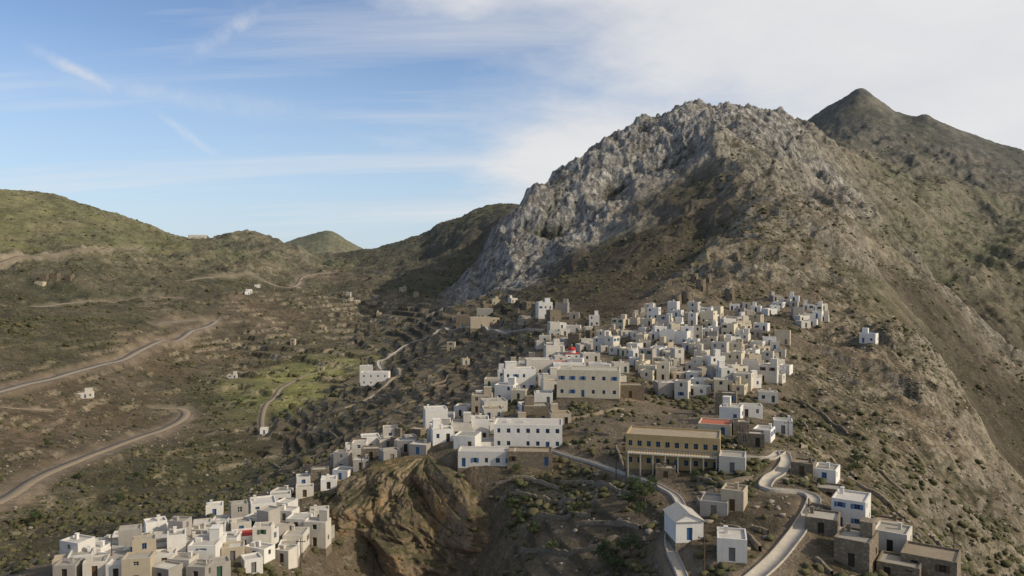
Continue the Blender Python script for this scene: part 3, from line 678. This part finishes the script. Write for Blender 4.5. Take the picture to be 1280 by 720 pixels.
# ---------------------------------------------------------------- vegetation
LEAF,nt,b=newmat('leaf_foliage',.85)
g_=nt.nodes.new('ShaderNodeNewGeometry'); cc=mixrgb(nt,ramp(nt,noise(nt,g_.outputs['Position'],.35,4,.7),.35,.65),(.036,.045,.019),(.080,.078,.032))
cc=mixrgb(nt,ramp(nt,g_.outputs['Random Per Island'],0,1,0,.6),cc,(.125,.10,.052)); nt.links.new(cc,b.inputs['Base Color'])
TREE,nt,b=newmat('tree_foliage',.75)
g_=nt.nodes.new('ShaderNodeNewGeometry'); cc=mixrgb(nt,g_.outputs['Random Per Island'],(.03,.05,.018),(.08,.105,.038)); nt.links.new(cc,b.inputs['Base Color'])
BARK=simple('bark',(.12,.085,.055),.9)
import bmesh
def ico(sub):
    bm=bmesh.new(); bmesh.ops.create_icosphere(bm,subdivisions=sub,radius=1); v=np.array([q.co[:] for q in bm.verts]); f=np.array([[q.index for q in p.verts] for p in bm.faces]); bm.free(); return v,f
def bushes(name,sub,x,y,z,s,mat,squash):
    v,f=ico(sub); n=len(x)
    base=v[None]*(1+rng.uniform(-.38,.38,(n,len(v),1)))
    sc=np.stack([s*rng.uniform(.8,1.3,n),s*rng.uniform(.8,1.3,n),s*squash*rng.uniform(.7,1.2,n)],-1)
    VV=base*sc[:,None,:]+np.stack([x,y,z+s*squash*.35],-1)[:,None,:]
    FF=(f[None]+(np.arange(n)*len(v))[:,None,None]).reshape(-1,3)
    obj(name,mesh_np(name,VV.reshape(-1,3),FF,3,mat)); return n
def scatter(name,sub,N_,rlo,rhi,smin,smax,prob,mat,power=1.0,squash=.7,tlim=38):
    t=rng.uniform(radians(-tlim),radians(tlim),N_)
    u_=rng.random(N_); r=(rlo**(power)+u_*(rhi**power-rlo**power))**(1/power)
    x=r*np.sin(t); y=r*np.cos(t)
    a,b_=idx(x,y); ia=a.astype(int); ib=b_.astype(int)
    keep=rng.random(N_)<prob(ib,ia)
    x,y,r=x[keep],y[keep],r[keep]
    ok=np.ones(len(x),bool)
    for (px,py,pr) in placed: ok&=((x-px)**2+(y-py)**2>(pr*1.15)**2)
    ok&=(((x-ccx)/1.18)**2+(y-ccy)**2>12**2)
    x,y,r=x[ok],y[ok],r[ok]
    return bushes(name,sub,x,y,H(x,y)+CAMZ,smin+(smax-smin)*rng.random(len(x))**2.6,mat,squash)
clump=np.clip(n2*2.2+n1*1.2+.15,0,1)
dens=(clump*.8+.08)*np.clip(.55+C['d']*.5+C['b']*.2+C['k']*.25+C['s']*.6-C['r']*.3-C['t']*.32-C['y']*.3-C['x']*.1,.05,1)*np.clip(1-roadk*3,0,1)*np.clip(1.5-slope*.8,.1,1)
dens=np.clip(dens+ris*.12*(R<700),0,1)*np.clip(1-roadk*3,0,1)
ns1=scatter('scrub_bushes',2,42000,100,260,.18,.95,lambda i,j:dens[i,j],LEAF,2.0,.75)
ns2=scatter('scrub_bushes',1,54000,220,720,.4,1.3,lambda i,j:dens[i,j],LEAF,1.6)
ns3=scatter('scrub_bushes',1,36000,600,1500,.7,2.1,lambda i,j:dens[i,j]*(1-C['r'][i,j]*.7),LEAF,1.4)
vm=np.clip((C['d']*.5+C['t']*.22+C['y'])*np.clip(fbm(X,Y,70,4,.55,301)*5-.7,0,1)+C['x']*gl2*.5,0,1)*np.clip(1-roadk*3,0,1)
ns4=scatter('valley_tree_grove',2,6500,230,1150,1.1,2.6,lambda i,j:vm[i,j]*.9,LEAF,1.3,.9)
STN=plaster('boulder_stone',(.31,.265,.21),stain=.5)
ns5=scatter('boulders',1,32000,100,520,.12,.75,lambda i,j:np.clip(C['k'][i,j]*.95+C['s'][i,j]*.5+C['v'][i,j]*.3,0,1)*.75*np.clip(1-roadk[i,j]*3,0,1),STN,1.7,.6)
cp=crag_pts.reshape(-1,3); sel=rng.integers(0,len(cp),1500); cp=cp[sel]; nz=fbm(cp[:,0]*1.0,cp[:,2]*1.6,7,3,.5,333); cp=cp[nz>.10]
bushes('crag_shrubs',2,cp[:,0],cp[:,1],cp[:,2]+CAMZ,.2+.5*rng.random(len(cp))**2,LEAF,.7)
def tree_mesh(seed):
    R_=random.Random(seed); g=G()
    def limb(p,q,r0,r1):
        p=np.array(p);q=np.array(q); d=q-p; d/=np.linalg.norm(d); a=np.cross(d,(0.3,.8,.1)); a/=np.linalg.norm(a); b_=np.cross(d,a)
        n=6; n0=len(g.v)
        for c_,rr in((p,r0),(q,r1)):
            for i in range(n): g.v.append(tuple(c_+rr*(a*cos(2*pi*i/n)+b_*sin(2*pi*i/n))))
        for i in range(n): g.f.append((n0+i,n0+(i+1)%n,n0+n+(i+1)%n,n0+n+i))
    tips=[]
    limb((0,0,-.5),(.1,0,1.3),.22,.15)
    for i in range(6):
        a=i*1.05+R_.random(); q=(cos(a)*R_.uniform(.8,1.5),sin(a)*R_.uniform(.8,1.5),R_.uniform(2,3.2)); limb((.1,0,1.2),q,.11,.04); tips.append(q)
    tips.append((0,0,3.4))
    lv=G()
    for t in tips:
        for k in range(3):
            c_=[t[i]+R_.gauss(0,.42) for i in range(3)]; rr=R_.uniform(.45,.8)
            for _ in range(80):
                d=np.array([R_.gauss(0,1) for _ in range(3)]); d/=np.linalg.norm(d); p=np.array(c_)+d*rr*R_.uniform(.6,1.05)
                a=np.array([R_.gauss(0,1) for _ in range(3)]); a/=np.linalg.norm(a); b_=np.cross(a,d)+.01; s=R_.uniform(.08,.17)
                lv.quad(tuple(p-a*s),tuple(p+b_*s*.7),tuple(p+a*s),tuple(p-b_*s*.7))
    m1=bpy.data.meshes.new('trunk'); m1.from_pydata(g.v,[],g.f); m1.materials.append(BARK)
    m2=bpy.data.meshes.new('crown'); m2.from_pydata(lv.v,[],lv.f); m2.materials.append(TREE); return m1,m2
TM=[tree_mesh(i) for i in range(3)]
TR=[(795,618,1.0),(806,628,1.1),(786,634,.9),(800,646,.8),(788,698,1.1),(760,706,1.2),(770,716,.9),(815,612,.7),(640,640,.9),(650,652,.8),(655,630,.7),(668,668,.8),(870,600,.6),(645,590,.6),(1072,580,.9),(1066,590,.7),
 (470,430,1.2),(480,440,1.2),(505,405,1.4),(340,470,1.2),(300,505,1),(435,375,1.6),(425,372,1.4),(590,440,.9),(560,545,.6),(722,420,.8),(770,455,.8),(745,432,.7),(640,400,1),(960,500,.5),(880,505,.6),(690,500,.7),(1000,585,.5),(940,610,.5),(1090,650,.5),(210,660,.6),(160,690,.6),(400,600,.6),(100,600,1),(150,630,1.1),(170,600,1.0),(60,560,1.1),(240,560,1.1),(270,520,1.1),(510,480,.9),(45,655,1.1),(720,640,.6),(690,690,.7),(830,650,.5)]
for u,v,s in TR:
    x,y=hit(u,v); root=bpy.data.objects.new('olive_tree',None); scene.collection.objects.link(root)
    root.location=(x,y,float(H(x,y))+CAMZ); s*=.85; root.scale=(s,s,s*random.uniform(.8,1)); root.rotation_euler=(0,0,random.random()*6)
    m1,m2=random.choice(TM); obj('trunk',m1,root); obj('crown',m2,root)
def pole(u,v,h_=7):
    x,y=hit(u,v); root=bpy.data.objects.new('utility_pole',None); scene.collection.objects.link(root); root.location=(x,y,float(H(x,y))+CAMZ)
    g=G(); n=8
    for i in range(n):
        a0,a1=2*pi*i/n,2*pi*(i+1)/n; g.quad((.12*cos(a0),.12*sin(a0),-1),(.12*cos(a1),.12*sin(a1),-1),(.08*cos(a1),.08*sin(a1),h_),(.08*cos(a0),.08*sin(a0),h_))
    g.mk('post',BARK,root); g=G(); g.box(-.9,.9,-.06,.06,h_-.7,h_-.58); g.box(-.8,-.74,-.04,.04,h_-.58,h_-.4); g.box(.74,.8,-.04,.04,h_-.58,h_-.4); g.mk('crossarm',BARK,root)
for u,v in [(1192,712),(376,712),(770,600),(880,720),(985,560),(140,712),(452,600),(650,420)]: pole(u,v,6)
# ---------------------------------------------------------------- light & sky
SAZ,SEL=radians(108),radians(31)
w=bpy.data.worlds.new('World'); scene.world=w; w.use_nodes=True; nt=w.node_tree
bg=nt.nodes['Background']; sky=nt.nodes.new('ShaderNodeTexSky'); sky.sky_type='NISHITA'; sky.sun_disc=False
sky.sun_elevation=SEL; sky.sun_rotation=SAZ; sky.altitude=400; sky.dust_density=.5; sky.air_density=1.0; sky.ozone_density=2.0
tcn=nt.nodes.new('ShaderNodeTexCoord'); sx=nt.nodes.new('ShaderNodeSeparateXYZ'); nt.links.new(tcn.outputs['Generated'],sx.inputs[0])
skc=mixrgb(nt,1.0,sky.outputs[0],(1.12,1.14,1.24),'MULTIPLY')
hzn=ramp(nt,sx.outputs[2],.26,.0,0,.75)
skc=mixrgb(nt,hzn,skc,(4.5,5.7,7.2))
zz=math_(nt,'ADD',math_(nt,'MAXIMUM',sx.outputs[2],0.0),.16)
px=math_(nt,'DIVIDE',sx.outputs[0],zz); py=math_(nt,'DIVIDE',sx.outputs[1],zz)
cv=nt.nodes.new('ShaderNodeCombineXYZ'); nt.links.new(px,cv.inputs[0]); nt.links.new(py,cv.inputs[1])
mp=node(nt,'ShaderNodeMapping'); nt.links.new(cv.outputs[0],mp.inputs[0]); mp.inputs['Scale'].default_value=(.75,.8,1); mp.inputs['Rotation'].default_value=(0,0,radians(-35)); mp.inputs['Location'].default_value=(3.2,1.1,0)
na=noise(nt,mp.outputs[0],.9,10,.60)
mp2=node(nt,'ShaderNodeMapping'); nt.links.new(cv.outputs[0],mp2.inputs[0]); mp2.inputs['Scale'].default_value=(.30,2.2,1); mp2.inputs['Rotation'].default_value=(0,0,radians(-48))
nb=noise(nt,mp2.outputs[0],1.0,8,.6)
gx=ramp(nt,sx.outputs[0],-.42,.40,-.20,.36)
gz=ramp(nt,sx.outputs[2],0.0,.35,-.06,.09)
ey=math_(nt,'MAXIMUM',sx.outputs[1],.05); gX=math_(nt,'DIVIDE',sx.outputs[0],ey); gZ=math_(nt,'DIVIDE',sx.outputs[2],ey)
def gauss(cx0,cz0,sx0,sz0):
    a=math_(nt,'POWER',math_(nt,'ABSOLUTE',math_(nt,'DIVIDE',math_(nt,'SUBTRACT',gX,cx0),sx0)),2.0); b_=math_(nt,'POWER',math_(nt,'ABSOLUTE',math_(nt,'DIVIDE',math_(nt,'SUBTRACT',gZ,cz0),sz0)),2.0)
    return math_(nt,'EXPONENT',math_(nt,'MULTIPLY',math_(nt,'ADD',a,b_),-1.0))
bank=math_(nt,'MULTIPLY',gauss(.09,.13,.13,.05),.22)
clr=math_(nt,'MULTIPLY',gauss(-.40,.12,.32,.20),-.10)
s1=math_(nt,'ADD',math_(nt,'ADD',math_(nt,'ADD',na,gx),math_(nt,'ADD',gz,bank)),clr)
m1=ramp(nt,s1,.42,.76); m1.node.interpolation_type='SMOOTHSTEP'
m2=math_(nt,'MULTIPLY',ramp(nt,math_(nt,'ADD',nb,math_(nt,'MULTIPLY',gx,.3)),.46,.72),.6)
mm=math_(nt,'MAXIMUM',math_(nt,'MULTIPLY',m1,.93),m2)
wob=math_(nt,'MULTIPLY',math_(nt,'SUBTRACT',noise(nt,tcn.outputs['Generated'],9.,7,.7),.5),.035)
brk=ramp(nt,noise(nt,tcn.outputs['Generated'],22.,6,.7),.35,.62,.25,1)
for (x0,z0,x1,z1,wd,st) in ((-.61,.275,-.46,.203,.012,.60),(-.455,.198,-.358,.125,.008,.42),(-.42,.250,-.27,.33,.022,.45),(-.66,.245,-.18,.175,.022,.30)):
    L_=math.hypot(x1-x0,z1-z0); dx,dz=(x1-x0)/L_,(z1-z0)/L_
    al=math_(nt,'ADD',math_(nt,'MULTIPLY',math_(nt,'SUBTRACT',gX,x0),dx),math_(nt,'MULTIPLY',math_(nt,'SUBTRACT',gZ,z0),dz))
    ac=math_(nt,'ADD',math_(nt,'ADD',math_(nt,'MULTIPLY',math_(nt,'SUBTRACT',gX,x0),-dz),math_(nt,'MULTIPLY',math_(nt,'SUBTRACT',gZ,z0),dx)),wob)
    e1=ramp(nt,math_(nt,'ABSOLUTE',ac),wd,0,0,1); e1.node.interpolation_type='SMOOTHSTEP'
    e2=math_(nt,'MULTIPLY',ramp(nt,al,0,L_*.4),ramp(nt,al,L_,L_*.6))
    f=math_(nt,'MULTIPLY',math_(nt,'MULTIPLY',math_(nt,'MULTIPLY',math_(nt,'MULTIPLY',e1,e2),st),brk),ramp(nt,sx.outputs[1],.05,.2))
    mm=math_(nt,'MAXIMUM',mm,f)
ccl=mixrgb(nt,ramp(nt,na,.35,.65),(6.5,6.55,6.8),(7.7,7.6,7.45))
cc=mixrgb(nt,mm,skc,ccl)
nt.links.new(cc,bg.inputs[0]); bg.inputs[1].default_value=.11
sl_=bpy.data.lights.new('sun','SUN'); sl_.energy=3.7; sl_.angle=radians(.6); sl_.color=(1,.88,.70)
so=bpy.data.objects.new('sun',sl_); scene.collection.objects.link(so)
from mathutils import Vector
sd=Vector((sin(SAZ)*cos(SEL),cos(SAZ)*cos(SEL),sin(SEL))); so.rotation_euler=sd.to_track_quat('Z','Y').to_euler()
scene.view_settings.view_transform='Standard'; scene.view_settings.look='None'; scene.view_settings.exposure=0
print('HOUSES',len(placed),'scrub',ns1,ns2,ns3,ns4,ns5)
